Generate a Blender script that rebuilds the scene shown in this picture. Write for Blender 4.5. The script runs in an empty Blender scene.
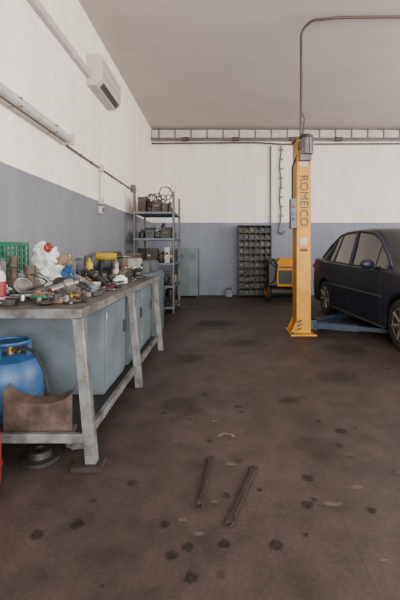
import bpy, bmesh, math, random
from mathutils import Vector, Matrix, Euler, noise
R = random.Random(7)
scene = bpy.context.scene

# ------------------------------------------------------------ materials
def pmat(name, col, rough=0.6, metal=0.0, var=0.25, scale=8.0, dark=None, bump=0.0, spec=0.5, coat=0.0):
    m = bpy.data.materials.new(name); m.use_nodes = True
    nt = m.node_tree; N = nt.nodes; L = nt.links
    bs = N['Principled BSDF']
    tc = N.new('ShaderNodeTexCoord')
    nz = N.new('ShaderNodeTexNoise'); nz.inputs['Scale'].default_value = scale; nz.inputs['Detail'].default_value = 6; nz.inputs['Roughness'].default_value = 0.65
    L.new(tc.outputs['Object'], nz.inputs['Vector'])
    rp = N.new('ShaderNodeValToRGB')
    d = dark if dark else tuple(c*(1-var) for c in col)
    rp.color_ramp.elements[0].position = 0.35; rp.color_ramp.elements[0].color = (*d, 1)
    rp.color_ramp.elements[1].position = 0.62; rp.color_ramp.elements[1].color = (*col, 1)
    L.new(nz.outputs['Fac'], rp.inputs['Fac']); L.new(rp.outputs['Color'], bs.inputs['Base Color'])
    bs.inputs['Roughness'].default_value = rough; bs.inputs['Metallic'].default_value = metal
    bs.inputs['Specular IOR Level'].default_value = spec
    bs.inputs['Coat Weight'].default_value = coat
    if bump > 0:
        b = N.new('ShaderNodeBump'); b.inputs['Strength'].default_value = bump; b.inputs['Distance'].default_value = 0.01
        L.new(nz.outputs['Fac'], b.inputs['Height']); L.new(b.outputs['Normal'], bs.inputs['Normal'])
    return m

def wall_mat(name, white, grey, zsplit=1.93):
    m = bpy.data.materials.new(name); m.use_nodes = True
    nt = m.node_tree; N = nt.nodes; L = nt.links; bs = N['Principled BSDF']
    geo = N.new('ShaderNodeNewGeometry'); sp = N.new('ShaderNodeSeparateXYZ'); L.new(geo.outputs['Position'], sp.inputs[0])
    gt = N.new('ShaderNodeMath'); gt.operation = 'GREATER_THAN'; gt.inputs[1].default_value = zsplit; L.new(sp.outputs['Z'], gt.inputs[0])
    mp = N.new('ShaderNodeMapping'); mp.inputs['Scale'].default_value = (2.2, 2.2, 0.45); L.new(geo.outputs['Position'], mp.inputs['Vector'])
    n1 = N.new('ShaderNodeTexNoise'); n1.inputs['Scale'].default_value = 1.1; n1.inputs['Detail'].default_value = 7; n1.inputs['Roughness'].default_value = 0.7
    L.new(mp.outputs[0], n1.inputs['Vector'])
    n2 = N.new('ShaderNodeTexNoise'); n2.inputs['Scale'].default_value = 9; n2.inputs['Detail'].default_value = 5; L.new(geo.outputs['Position'], n2.inputs['Vector'])
    def ramp(a, b, p0, p1, src):
        r = N.new('ShaderNodeValToRGB'); r.color_ramp.elements[0].position = p0; r.color_ramp.elements[1].position = p1
        r.color_ramp.elements[0].color = (*a, 1); r.color_ramp.elements[1].color = (*b, 1); L.new(src, r.inputs['Fac']); return r
    w = ramp(tuple(c*f for c, f in zip(white, (0.88, 0.85, 0.81))), white, 0.33, 0.6, n1.outputs['Fac'])
    g = ramp(tuple(c*0.82 for c in grey), grey, 0.35, 0.62, n1.outputs['Fac'])
    mx = N.new('ShaderNodeMix'); mx.data_type = 'RGBA'
    L.new(gt.outputs[0], mx.inputs[0]); L.new(g.outputs[0], mx.inputs[6]); L.new(w.outputs[0], mx.inputs[7])
    sr = ramp((0.84, 0.81, 0.78), (1, 1, 1), 0.30, 0.45, n2.outputs['Fac'])
    mm = N.new('ShaderNodeMix'); mm.data_type = 'RGBA'; mm.blend_type = 'MULTIPLY'; mm.inputs[0].default_value = 0.6
    L.new(mx.outputs[2], mm.inputs[6]); L.new(sr.outputs[0], mm.inputs[7])
    L.new(mm.outputs[2], bs.inputs['Base Color']); bs.inputs['Roughness'].default_value = 0.75
    b = N.new('ShaderNodeBump'); b.inputs['Strength'].default_value = 0.15; b.inputs['Distance'].default_value = 0.01
    L.new(n2.outputs['Fac'], b.inputs['Height']); L.new(b.outputs['Normal'], bs.inputs['Normal'])
    return m

def floor_mat():
    m = bpy.data.materials.new('floor_concrete'); m.use_nodes = True
    nt = m.node_tree; N = nt.nodes; L = nt.links; bs = N['Principled BSDF']
    geo = N.new('ShaderNodeNewGeometry')
    def nz(s, d=8, r=0.65):
        n = N.new('ShaderNodeTexNoise'); n.inputs['Scale'].default_value = s; n.inputs['Detail'].default_value = d; n.inputs['Roughness'].default_value = r
        L.new(geo.outputs['Position'], n.inputs['Vector']); return n
    def ramp(src, els):
        r = N.new('ShaderNodeValToRGB')
        while len(r.color_ramp.elements) < len(els): r.color_ramp.elements.new(0.5)
        for e, (p, c) in zip(r.color_ramp.elements, els): e.position = p; e.color = (*c, 1)
        L.new(src, r.inputs['Fac']); return r
    def mul(a, b, f=1.0):
        x = N.new('ShaderNodeMix'); x.data_type = 'RGBA'; x.blend_type = 'MULTIPLY'; x.inputs[0].default_value = f
        L.new(a, x.inputs[6]); L.new(b, x.inputs[7]); return x.outputs[2]
    a = ramp(nz(0.7).outputs['Fac'], [(0.3, (0.024, 0.0172, 0.0148)), (0.5, (0.038, 0.0272, 0.0232)), (0.72, (0.056, 0.041, 0.035))])
    b = ramp(nz(5.5, 8, 0.75).outputs['Fac'], [(0.3, (0.52, 0.50, 0.48)), (0.5, (1, 1, 1)), (0.75, (1.4, 1.35, 1.32))])
    c = ramp(nz(60, 3, 0.6).outputs['Fac'], [(0.3, (0.7, 0.7, 0.7)), (0.6, (1.15, 1.15, 1.15))])
    o = mul(mul(a.outputs[0], b.outputs[0], 0.9), c.outputs[0], 0.7)
    s = ramp(nz(3.3, 9, 0.8).outputs['Fac'], [(0.60, (0, 0, 0)), (0.74, (0.4, 0.4, 0.4))])
    x = N.new('ShaderNodeMix'); x.data_type = 'RGBA'; L.new(s.outputs[0], x.inputs[0]); L.new(o, x.inputs[6]); x.inputs[7].default_value = (0.13, 0.105, 0.092, 1)
    sp = N.new('ShaderNodeSeparateXYZ'); L.new(geo.outputs['Position'], sp.inputs[0])
    def joint(ax, per, off):
        ad = N.new('ShaderNodeMath'); ad.operation = 'ADD'; ad.inputs[1].default_value = off; L.new(sp.outputs[ax], ad.inputs[0])
        pp = N.new('ShaderNodeMath'); pp.operation = 'PINGPONG'; pp.inputs[1].default_value = per; L.new(ad.outputs[0], pp.inputs[0])
        lt = N.new('ShaderNodeMath'); lt.operation = 'LESS_THAN'; lt.inputs[1].default_value = 0.004; L.new(pp.outputs[0], lt.inputs[0]); return lt.outputs[0]
    mxx = N.new('ShaderNodeMath'); mxx.operation = 'MAXIMUM'; L.new(joint('X', 1.5, -0.55), mxx.inputs[0]); L.new(joint('Y', 1.5, -2.6), mxx.inputs[1])
    jf = N.new('ShaderNodeMath'); jf.operation = 'MULTIPLY'; jf.inputs[1].default_value = 0.3; L.new(mxx.outputs[0], jf.inputs[0])
    y = N.new('ShaderNodeMix'); y.data_type = 'RGBA'; L.new(jf.outputs[0], y.inputs[0]); L.new(x.outputs[2], y.inputs[6]); y.inputs[7].default_value = (0.015, 0.012, 0.011, 1)
    L.new(y.outputs[2], bs.inputs['Base Color'])
    rr = ramp(nz(1.6).outputs['Fac'], [(0.3, (0.50,)*3), (0.7, (0.72,)*3)]); L.new(rr.outputs[0], bs.inputs['Roughness'])
    bs.inputs['Specular IOR Level'].default_value = 0.35
    bp = N.new('ShaderNodeBump'); bp.inputs['Strength'].default_value = 0.3; bp.inputs['Distance'].default_value = 0.006
    L.new(nz(14, 8, 0.7).outputs['Fac'], bp.inputs['Height']); L.new(bp.outputs['Normal'], bs.inputs['Normal'])
    return m

def decal_mat(name, col):
    m = bpy.data.materials.new(name); m.use_nodes = True
    nt = m.node_tree; N = nt.nodes; L = nt.links; bs = N['Principled BSDF']
    at = N.new('ShaderNodeAttribute'); at.attribute_name = 'alpha'
    geo = N.new('ShaderNodeNewGeometry')
    n = N.new('ShaderNodeTexNoise'); n.inputs['Scale'].default_value = 45; n.inputs['Detail'].default_value = 5; L.new(geo.outputs['Position'], n.inputs['Vector'])
    r = N.new('ShaderNodeMapRange'); r.inputs[1].default_value = 0.35; r.inputs[2].default_value = 0.6; r.inputs[3].default_value = 0.6; r.inputs[4].default_value = 1.0
    L.new(n.outputs['Fac'], r.inputs[0])
    mu = N.new('ShaderNodeMath'); mu.operation = 'MULTIPLY'; L.new(at.outputs['Fac'], mu.inputs[0]); L.new(r.outputs[0], mu.inputs[1])
    L.new(mu.outputs[0], bs.inputs['Alpha']); bs.inputs['Base Color'].default_value = (*col, 1); bs.inputs['Roughness'].default_value = 0.6; bs.inputs['Specular IOR Level'].default_value = 0.3
    return m

M = dict(
 steel=pmat('steel_bare', (0.22, 0.21, 0.20), 0.45, 0.6, 0.5, 12, bump=0.1),
 chrome=pmat('chrome', (0.42, 0.42, 0.42), 0.28, 1.0, 0.3, 5),
 dsteel=pmat('steel_dark', (0.036, 0.032, 0.030), 0.5, 0.5, 0.5, 14, bump=0.15),
 bench=pmat('bench_painted_steel', (0.145, 0.152, 0.155), 0.5, 0.2, 0.5, 9, dark=(0.055, 0.043, 0.037), bump=0.1),
 benchtop=pmat('bench_top_greasy', (0.055, 0.045, 0.039), 0.5, 0.2, 0.5, 9, dark=(0.016, 0.013, 0.012), bump=0.2),
 cab=pmat('cabinet_bluegrey', (0.066, 0.080, 0.092), 0.5, 0.1, 0.35, 3, bump=0.03),
 cab2=pmat('cabinet_paleblue', (0.095, 0.118, 0.134), 0.5, 0.1, 0.35, 4),
 rust=pmat('rusty_sheet', (0.095, 0.062, 0.047), 0.7, 0.3, 0.5, 10, dark=(0.03, 0.02, 0.015), bump=0.3),
 black=pmat('black_plastic', (0.009, 0.009, 0.009), 0.5, 0, 0.3, 10),
 rubber=pmat('rubber', (0.011, 0.0105, 0.010), 0.85, 0, 0.3, 20, bump=0.2),
 yellow=pmat('lift_yellow', (0.47, 0.215, 0.001), 0.45, 0, 0.2, 6, dark=(0.33, 0.145, 0.004), bump=0.03, spec=0.3),
 orange=pmat('machine_orange', (0.52, 0.185, 0.001), 0.5, 0, 0.3, 6, spec=0.3),
 blue=pmat('lift_blue', (0.013, 0.03, 0.06), 0.55, 0, 0.5, 9, bump=0.1),
 gasblue=pmat('gas_bottle_blue', (0.014, 0.068, 0.18), 0.5, 0, 0.4, 7, dark=(0.012, 0.042, 0.10)),
 red=pmat('red_paint', (0.20, 0.010, 0.007), 0.5, 0, 0.4, 9),
 green=pmat('green_plastic', (0.004, 0.095, 0.045), 0.45, 0, 0.3, 9),
 white=pmat('white_plastic', (0.42, 0.41, 0.39), 0.5, 0, 0.3, 9),
 bagw=pmat('plastic_bag_white', (0.55, 0.55, 0.53), 0.4, 0, 0.35, 14, bump=0.2),
 cream=pmat('cream_enamel', (0.42, 0.375, 0.315), 0.45, 0, 0.15, 5),
 brass=pmat('brass', (0.30, 0.18, 0.05), 0.35, 0.8, 0.3, 10),
 toolyel=pmat('tool_yellow', (0.32, 0.20, 0.01), 0.5, 0, 0.3, 10),
 alu=pmat('aluminium', (0.25, 0.25, 0.25), 0.35, 0.6, 0.3, 9),
 wood=pmat('grimy_wood', (0.032, 0.025, 0.02), 0.85, 0, 0.5, 12, bump=0.3, spec=0.2),
 card=pmat('cardboard', (0.15, 0.10, 0.065), 0.85, 0, 0.3, 9),
 rag=pmat('rag_cloth', (0.09, 0.078, 0.07), 0.95, 0, 0.4, 12, bump=0.3),
 paint=pmat('car_paint_navy', (0.0065, 0.0095, 0.022), 0.5, 0.0, 0.3, 3, coat=0.12, spec=0.4),
 glass=pmat('car_glass_dark', (0.008, 0.010, 0.011), 0.08, 0, 0.1, 3, spec=0.6),
 pipe=pmat('pipe_grey', (0.125, 0.11, 0.102), 0.5, 0.3, 0.4, 9),
 pipeb=pmat('pipe_brown', (0.085, 0.055, 0.042), 0.5, 0.3, 0.4, 9),
 lamp=pmat('lamp_red', (0.3, 0.012, 0.008), 0.2, 0, 0.1, 5),
 lens=pmat('lamp_clear', (0.5, 0.5, 0.52), 0.15, 0.3, 0.1, 5),
 ceil=pmat('ceiling_plaster', (0.46, 0.405, 0.375), 0.85, 0, 0.12, 0.8, bump=0.1),
 plaster=pmat('plaster_white', (0.44, 0.395, 0.36), 0.8, 0, 0.25, 5),
 dust=pmat('rusty_dusty_steel', (0.030, 0.022, 0.018), 0.8, 0.0, 0.5, 30, bump=0.3, spec=0.25),
)
M['floor'] = floor_mat()
M['wall'] = wall_mat('wall_two_tone', (0.80, 0.725, 0.66), (0.165, 0.17, 0.197))
M['wallb'] = wall_mat('wall_two_tone_back', (0.68, 0.62, 0.58), (0.172, 0.192, 0.238))
M['stain'] = decal_mat('oil_stain', (0.009, 0.0075, 0.007))
M['pale'] = decal_mat('pale_mark', (0.15, 0.125, 0.11))

# ------------------------------------------------------------ builder
class B:
    def __init__(s, name): s.name = name; s.bm = bmesh.new(); s.mats = []
    def mi(s, m):
        if m not in s.mats: s.mats.append(m)
        return s.mats.index(m)
    def add(s, verts, faces, mat):
        vs = [s.bm.verts.new(v) for v in verts]; k = s.mi(mat)
        for f in faces:
            try:
                fc = s.bm.faces.new([vs[i] for i in f]); fc.material_index = k
            except ValueError: pass
        return vs
    def box(s, c, d, mat, rot=None):
        c = Vector(c); Rm = Euler(rot).to_matrix() if rot else Matrix.Identity(3)
        v = [c + Rm @ Vector((x*d[0]/2, y*d[1]/2, z*d[2]/2)) for x in (-1, 1) for y in (-1, 1) for z in (-1, 1)]
        s.add(v, [(0,1,3,2),(4,6,7,5),(0,4,5,1),(2,3,7,6),(0,2,6,4),(1,5,7,3)], mat)
    def bb(s, a, b, mat):
        s.box([(a[i]+b[i])/2 for i in range(3)], [abs(b[i]-a[i]) for i in range(3)], mat)
    def beam(s, p0, p1, w, h, mat):
        p0 = Vector(p0); p1 = Vector(p1); d = (p1-p0); q = d.to_track_quat('X', 'Z')
        s.box((p0+p1)/2, (d.length, w, h), mat, q.to_euler())
    def tube(s, pts, r, mat, n=8, cap=True):
        pts = [Vector(p) for p in pts]; rs = r if isinstance(r, (list, tuple)) else [r]*len(pts)
        vs = []; up = None
        for i, p in enumerate(pts):
            t = (pts[min(i+1, len(pts)-1)] - pts[max(i-1, 0)])
            if t.length < 1e-9: t = Vector((0, 0, 1))
            t.normalize()
            if up is None: up = Vector((0, 0, 1)) if abs(t.z) < 0.9 else Vector((1, 0, 0))
            a = t.cross(up)
            if a.length < 1e-4: a = t.orthogonal()
            a.normalize(); b = a.cross(t); up = b
            for k in range(n):
                th = 2*math.pi*k/n; vs.append(p + (a*math.cos(th)+b*math.sin(th))*rs[i])
        f = []
        for i in range(len(pts)-1):
            for k in range(n): f.append((i*n+k, i*n+(k+1) % n, (i+1)*n+(k+1) % n, (i+1)*n+k))
        if cap: f.append(tuple(range(n))[::-1]); f.append(tuple((len(pts)-1)*n+k for k in range(n)))
        s.add(vs, f, mat)
    def cyl(s, p0, p1, r, mat, r2=None, n=20): s.tube([p0, p1], [r, r if r2 is None else r2], mat, n)
    def lathe(s, prof, c, mat, n=28, rot=None):
        c = Vector(c); Rm = Euler(rot).to_matrix() if rot else Matrix.Identity(3); vs = []; f = []
        for (r, z) in prof:
            for k in range(n):
                th = 2*math.pi*k/n; vs.append(c + Rm @ Vector((r*math.cos(th), r*math.sin(th), z)))
        for i in range(len(prof)-1):
            for k in range(n): f.append((i*n+k, i*n+(k+1) % n, (i+1)*n+(k+1) % n, (i+1)*n+k))
        if prof[0][0] > 1e-4: f.append(tuple(range(n))[::-1])
        if prof[-1][0] > 1e-4: f.append(tuple((len(prof)-1)*n+k for k in range(n)))
        s.add(vs, f, mat)
    def torus(s, c, R0, r, mat, rot=None, n=24, m=8):
        s.lathe([(R0 + r*math.cos(2*math.pi*j/m), r*math.sin(2*math.pi*j/m)) for j in range(m+1)], c, mat, n, rot)
    def ball(s, c, r, mat, rot=None, nz=0.0, sub=3, fr=4.0, zmin=None):
        Rm = Euler(rot).to_matrix() if rot else Matrix.Identity(3)
        t = bmesh.new(); bmesh.ops.create_icosphere(t, subdivisions=sub, radius=1.0)
        vs = []
        for v in t.verts:
            p = v.co.copy()
            if nz: p *= 1 + nz*(noise.noise(p*fr*0.5 + Vector(c)) + 0.6*abs(noise.noise(p*fr + Vector(c)*3)))
            q = Vector(c) + Rm @ Vector((p.x*r[0], p.y*r[1], p.z*r[2]))
            if zmin is not None: q.z = max(q.z, zmin)
            vs.append(q)
        fs = [tuple(v.index for v in f.verts) for f in t.faces]; t.free()
        s.add(vs, fs, mat)
    def prism(s, pts, c, h, mat, rot=None):
        c = Vector(c); Rm = Euler(rot).to_matrix() if rot else Matrix.Identity(3); n = len(pts)
        vs = [c + Rm @ Vector((x, y, 0)) for x, y in pts] + [c + Rm @ Vector((x, y, h)) for x, y in pts]
        f = [tuple(range(n))[::-1], tuple(range(n, 2*n))] + [(i, (i+1) % n, n+(i+1) % n, n+i) for i in range(n)]
        s.add(vs, f, mat)
    def finish(s, bevel=0.0, parent=None, ang=32):
        bm = s.bm
        bmesh.ops.remove_doubles(bm, verts=bm.verts, dist=1e-6)
        bmesh.ops.recalc_face_normals(bm, faces=bm.faces)
        for f in bm.faces: f.smooth = True
        for e in bm.edges: e.smooth = len(e.link_faces) == 2 and e.calc_face_angle(0) < math.radians(ang)
        vs = [v.co for v in bm.verts]
        lo = Vector([min(v[i] for v in vs) for i in range(3)]); hi = Vector([max(v[i] for v in vs) for i in range(3)])
        o = Vector(((lo.x+hi.x)/2, (lo.y+hi.y)/2, lo.z))
        for v in bm.verts: v.co -= o
        me = bpy.data.meshes.new(s.name); bm.to_mesh(me); bm.free()
        for m in s.mats: me.materials.append(M[m])
        ob = bpy.data.objects.new(s.name, me); ob.location = o; scene.collection.objects.link(ob)
        if bevel:
            md = ob.modifiers.new('bevel', 'BEVEL'); md.width = bevel; md.segments = 2; md.limit_method = 'ANGLE'; md.angle_limit = math.radians(50)
        if parent: ob.parent = parent; ob.matrix_parent_inverse = parent.matrix_world.inverted()
        return ob

# ------------------------------------------------------------ room
XL, XR, YF, YB, ZC = -1.81, 7.6, -4.0, 10.1, 4.39
b = B('floor'); b.bb((XL-0.2, YF-0.2, -0.1), (XR+0.2, YB+0.2, 0), 'floor'); b.finish()
b = B('ceiling'); b.bb((XL-0.2, YF-0.2, ZC), (XR+0.2, YB+0.2, ZC+0.15), 'ceil'); b.finish()
b = B('wall_left'); b.bb((XL-0.2, YF-0.2, 0), (XL, YB, ZC), 'wall'); b.finish()
b = B('wall_back'); b.bb((XL-0.2, YB, 0), (XR+0.2, YB+0.2, ZC), 'wallb'); b.finish()
b = B('wall_right')
b.bb((XR, YF, 0), (XR+0.2, YB, 1.4), 'wallb'); b.bb((XR, YF, 3.7), (XR+0.2, YB, ZC), 'wallb')
ys = [YF, -2.8, 0.2, 1.0, 4.0, 4.8, 7.8, YB]
for i in range(0, 8, 2): b.bb((XR, ys[i], 1.4), (XR+0.2, ys[i+1], 3.7), 'wallb')
b.finish()
for (y0, y1) in [(-2.8, 0.2), (1.0, 4.0), (4.8, 7.8)]:
    w = B('window_1' if y0 < 0 else ('window_2' if y0 < 2 else 'window_3'))
    for z in (1.43, 2.55, 3.67): w.bb((XR+0.06, y0, z-0.03), (XR+0.12, y1, z+0.03), 'dsteel')
    for k in range(5):
        y = y0+0.03+(y1-y0-0.06)*k/4; w.bb((XR+0.06, y-0.03, 1.4), (XR+0.12, y+0.03, 3.7), 'dsteel')
    w.finish()
b = B('wall_front')
b.bb((XL, YF-0.2, 0), (-1.3, YF, ZC), 'wallb'); b.bb((5.6, YF-0.2, 0), (XR, YF, ZC), 'wallb'); b.bb((-1.3, YF-0.2, 3.9), (5.6, YF, ZC), 'wallb')
b.finish()

b = B('cable_tray')
b.bb((XL+0.02, YB-0.16, 4.14), (XR-0.02, YB-0.01, 4.33), 'plaster')
x = XL+0.2
while x < XR-0.3:
    b.bb((x, YB-0.175, 4.12), (x+0.03, YB-0.01, 4.36), 'pipe'); x += 0.42
b.tube([(XL+0.02, YB-0.19, 4.09), (XR-0.02, YB-0.19, 4.09)], 0.035, 'pipe', 10)
b.tube([(XL+0.02, YB-0.12, 4.00), (1.0, YB-0.12, 4.02), (1.6, YB-0.12, 3.98), (XR-0.02, YB-0.12, 4.0)], 0.018, 'pipeb', 8)
for x in (-0.9, 0.4, 1.9, 3.1): b.cyl((x-0.09, YB-0.19, 4.09), (x+0.09, YB-0.19, 4.09), 0.055, 'pipeb')
b.finish()
b = B('wall_pipes')
b.tube([(1.34, YB-0.04, 3.95), (1.34, YB-0.04, 1.9)], 0.022, 'pipe')
b.tube([(1.60, YB-0.04, 3.95)] + [(1.60+0.02*math.sin(k*0.9), YB-0.04, 4.05-k*0.12) for k in range(1, 19)] + [(1.56, YB-0.05, 1.68), (1.64, YB-0.06, 1.62), (1.72, YB-0.05, 1.70)], 0.02, 'pipe')
for k in range(9): b.box((1.62, YB-0.04, 3.85-k*0.25), (0.10, 0.05, 0.035), 'pipe')
b.tube([(2.0, YB-0.04, 3.95), (2.0, YB-0.04, 2.2)], 0.012, 'pipe')
b.finish()

# ------------------------------------------------------------ wall-mounted, left
b = B('air_conditioner')
prof = [(0, 0), (0.13, 0), (0.19, 0.06), (0.215, 0.14), (0.215, 0.38), (0.19, 0.42), (0, 0.42)]
def yz_prism(b, prof, x0, y0, y1, z0, mat):
    n = len(prof); vs = [(x0+p[0], y0, z0+p[1]) for p in prof] + [(x0+p[0], y1, z0+p[1]) for p in prof]
    b.add(vs, [tuple(range(n)), tuple(range(n, 2*n))[::-1]] + [(i, (i+1) % n, n+(i+1) % n, n+i) for i in range(n)], mat)
yz_prism(b, prof, XL+0.002, 5.15, 6.1, 3.44, 'cream')
for k in range(3): b.box((XL+0.165+k*0.018, 5.65, 3.46+k*0.02), (0.008, 0.8, 0.03), 'black', (0, -0.7, 0))
b.box((XL+0.218, 5.62, 3.60), (0.004, 0.93, 0.006), 'black'); b.box((XL+0.218, 5.62, 3.74), (0.004, 0.93, 0.004), 'pipe')
for k in range(8): b.box((XL+0.09, 5.2+0.11*k, 3.862), (0.13, 0.06, 0.006), 'pipe')
b.finish(0.004)
b = B('trunking'); b.bb((XL+0.001, -1.0, 3.53), (XL+0.06, 5.148, 3.62), 'cream')
for y in (1, 3, 4.6): b.bb((XL+0.001, y, 3.525), (XL+0.066, y+0.07, 3.625), 'cream')
b.finish(0.004)
b = B('fluorescent_light')
yz_prism(b, [(0, 0.0), (0.07, 0.0), (0.07, 0.10), (0.04, 0.15), (0, 0.15)], XL+0.002, 2.70, 4.33, 2.405, 'cream')
b.cyl((XL+0.115, 2.78, 2.44), (XL+0.115, 4.27, 2.44), 0.036, 'white')
for y in (2.74, 4.30): b.box((XL+0.09, y, 2.45), (0.13, 0.05, 0.11), 'cream')
for y in (3.2, 3.9): b.box((XL+0.09, y, 2.445), (0.11, 0.02, 0.085), 'pipe')
b.box((XL+0.074, 3.5, 2.46), (0.004, 1.5, 0.012), 'pipe')
b.finish(0.003)
b = B('wall_conduit')
X = XL+0.018
b.tube([(X, 4.34, 2.45), (X, 4.5, 2.42), (X, 5.6, 2.42), (X, 7.95, 2.43), (X, 8.0, 2.40), (X, 8.0, 1.6)], 0.013, 'pipe')
b.tube([(X, 5.68, 2.42), (X, 5.68, 1.99)], 0.011, 'plaster')
b.box((XL+0.03, 5.68, 2.42), (0.055, 0.1, 0.1), 'cream'); b.box((XL+0.045, 7.75, 2.45), (0.08, 0.16, 0.14), 'pipe')
for y in (4.9, 5.3, 6.3, 6.9, 7.4): b.box((XL+0.015, y, 2.42), (0.028, 0.025, 0.04), 'pipe')
b.finish()
b = B('wall_socket')
b.box((XL+0.03, 5.68, 1.93), (0.055, 0.10, 0.10), 'white'); b.box((XL+0.03, 5.68, 1.80), (0.055, 0.10, 0.11), 'white')
b.cyl((XL+0.05, 5.68, 1.80), (XL+0.075, 5.68, 1.80), 0.035, 'pipe')
b.finish(0.006)

# ------------------------------------------------------------ workbench
BY0, BY1, BX0, BX1, BZ = 2.08, 4.62, -1.76, -0.76, 0.88
b = B('workbench')
b.bb((BX0, BY0, BZ-0.02), (BX1, BY1, BZ), 'benchtop')
b.bb((BX0, BY0-0.006, BZ-0.055), (BX1+0.006, BY0+0.04, BZ-0.002), 'bench')
b.bb((BX1-0.04, BY0-0.006, BZ-0.055), (BX1+0.006, BY1, BZ-0.002), 'bench')
b.bb((BX0, BY1-0.04, BZ-0.055), (BX1, BY1, BZ-0.002), 'bench')
def leg(y, foot=True):
    top = Vector((BX1-0.025, y, BZ-0.05)); bot = Vector((BX1+0.05, y-0.01, 0.028 if foot else 0.0))
    for dx, dy, wx, wy in ((0, 0, 0.056, 0.010), (0.026, 0.025, 0.010, 0.056)):
        o = Vector((dx, dy, 0)); vs = []
        for p in (bot, top):
            for sx, sy in ((-1, -1), (1, -1), (1, 1), (-1, 1)): vs.append(p+o+Vector((sx*wx/2, sy*wy/2, 0)))
        b.add(vs, [(0,1,2,3),(7,6,5,4),(0,4,5,1),(1,5,6,2),(2,6,7,3),(3,7,4,0)], 'bench')
    if foot: b.box((BX1+0.035, y+0.01, 0.015), (0.16, 0.12, 0.028), 'wood')
leg(BY0+0.01); leg(3.32, False); leg(BY1-0.08, False)
for y in (BY0+0.01, BY1-0.05): b.bb((BX0, y, 0), (BX0+0.06, y+0.05, BZ-0.02), 'bench')
b.bb((BX0, BY0, 0.14), (BX1+0.03, BY0+0.03, 0.19), 'bench')
b.bb((BX1-0.005, BY0+0.02, 0.14), (BX1+0.03, BY1-0.05, 0.185), 'bench')
b.bb((BX0, BY0+0.03, 0.150), (BX1-0.01, BY1-0.05, 0.162), 'dsteel')
b.finish(0.003)

def cabinet(name, x0, x1, y0, y1, z0, z1, mat='cab', doors=1, face='x'):
    b = B(name); b.bb((x0, y0, z0), (x1, y1, z1), mat)
    n = doors
    for k in range(n):
        a = y0+(y1-y0)*k/n+0.015; c = y0+(y1-y0)*(k+1)/n-0.015
        b.bb((x1, a, z0+0.03), (x1+0.012, c, z1-0.03), mat)
        b.bb((x1+0.012, c-0.06, (z0+z1)/2+0.02), (x1+0.03, c-0.04, (z0+z1)/2+0.12), 'dsteel')
        for z in (z0+0.1, z1-0.12): b.cyl((x1+0.012, a+0.008, z), (x1+0.012, a+0.008, z+0.05), 0.006, 'steel')
    b.bb((x0+0.02, y0-0.004, z0+0.03), (x1-0.02, y0, z1-0.03), mat)
    return b.finish(0.004)
cabinet('bench_cabinet', -1.68, -0.83, 2.72, 3.28, 0.165, 0.82, 'cab2', 1)
cabinet('bench_cabinet', -1.68, -0.83, 3.42, 4.50, 0.165, 0.82, 'cab2', 2)
cabinet('storage_cabinet', -1.74, -0.86, 4.75, 5.75, 0.0, 0.90, 'cab2', 2)

def gas_bottle(name, c, r, h, mat, collar=True):
    b = B(name); x, y, z = c
    b.lathe([(r*0.82, 0), (r*0.85, 0.03), (r*0.95, 0.05), (r, 0.09), (r, h*0.62), (r*0.95, h*0.78), (r*0.75, h*0.92), (r*0.35, h), (0, h*1.01)], c, mat, 32)
    b.torus((x, y, z+h*0.38), r*1.0, 0.006, mat, n=32)
    b.cyl((x, y, z+h*0.98), (x, y, z+h+0.05), 0.022, 'brass'); b.cyl((x, y, z+h+0.05), (x, y, z+h+0.075), 0.035, 'dsteel')
    b.cyl((x, y, z+h+0.03), (x+0.07, y-0.03, z+h+0.03), 0.013, 'brass')
    if collar:
        for a in range(3):
            t = a*2.09+0.4; b.beam((x+r*0.55*math.cos(t), y+r*0.55*math.sin(t), z+h*0.88), (x+r*0.55*math.cos(t), y+r*0.55*math.sin(t), z+h+0.08), 0.05, 0.010, mat)
        b.torus((x, y, z+h+0.08), r*0.55, 0.011, mat)
    return b
g = gas_bottle('gas_bottle', (-1.345, 2.44, 0.163), 0.195, 0.37, 'gasblue')
g.tube([(-1.28, 2.40, 0.565), (-1.22, 2.36, 0.60), (-1.12, 2.3, 0.58), (-1.05, 2.27, 0.48), (-1.02, 2.26, 0.36), (-0.98, 2.25, 0.28)], 0.009, 'rubber')
g.finish()
g = gas_bottle('red_gas_cylinder', (-1.185, 1.80, 0.0), 0.13, 0.42, 'red', False); g.finish()

b = B('rusty_trough')
n = 20; vs = []; fs = []
x0, x1 = -1.215, -0.83
def tr(i):
    t = math.pi*i/n; cx = (x0+x1)/2; rx = (x1-x0)/2
    return cx - rx*math.cos(t), 0.405 - 0.075*math.sin(t)
for i in range(n+1):
    x, z = tr(i)
    for (yy, zz) in ((2.13, z), (2.13, 0.19), (2.138, 0.19), (2.138, z)): vs.append((x, yy, zz))
for i in range(n):
    a = i*4; c = a+4
    fs += [(a, c, c+1, a+1), (a+1, c+1, c+2, a+2), (a+2, c+2, c+3, a+3), (a+3, c+3, c, a)]
fs += [(0, 1, 2, 3), (n*4+3, n*4+2, n*4+1, n*4)]
b.add(vs, fs, 'rust')
vs = []; fs = []
for i in range(n+1):
    x, z = tr(i); vs += [(x, 2.13, z), (x, 2.205, z+0.02), (x, 2.205, z+0.026), (x, 2.13, z+0.006)]
for i in range(n):
    a = i*4; c = a+4; fs += [(a, a+1, c+1, c), (a+1, a+2, c+2, c+1), (a+2, a+3, c+3, c+2), (a+3, a, c, c+3)]
b.add(vs, fs, 'rust')
b.bb((x0, 2.125, 0.163), (x1, 2.205, 0.19), 'rust')
b.finish()
b = B('brake_disc')
b.lathe([(0.03, 0.0), (0.11, 0.0), (0.11, 0.02), (0.065, 0.02), (0.06, 0.055), (0.03, 0.055), (0.03, 0.0)], (-1.03, 2.18, 0.008), 'dsteel', 32, (0.05, 0, 0)); b.finish()
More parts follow.
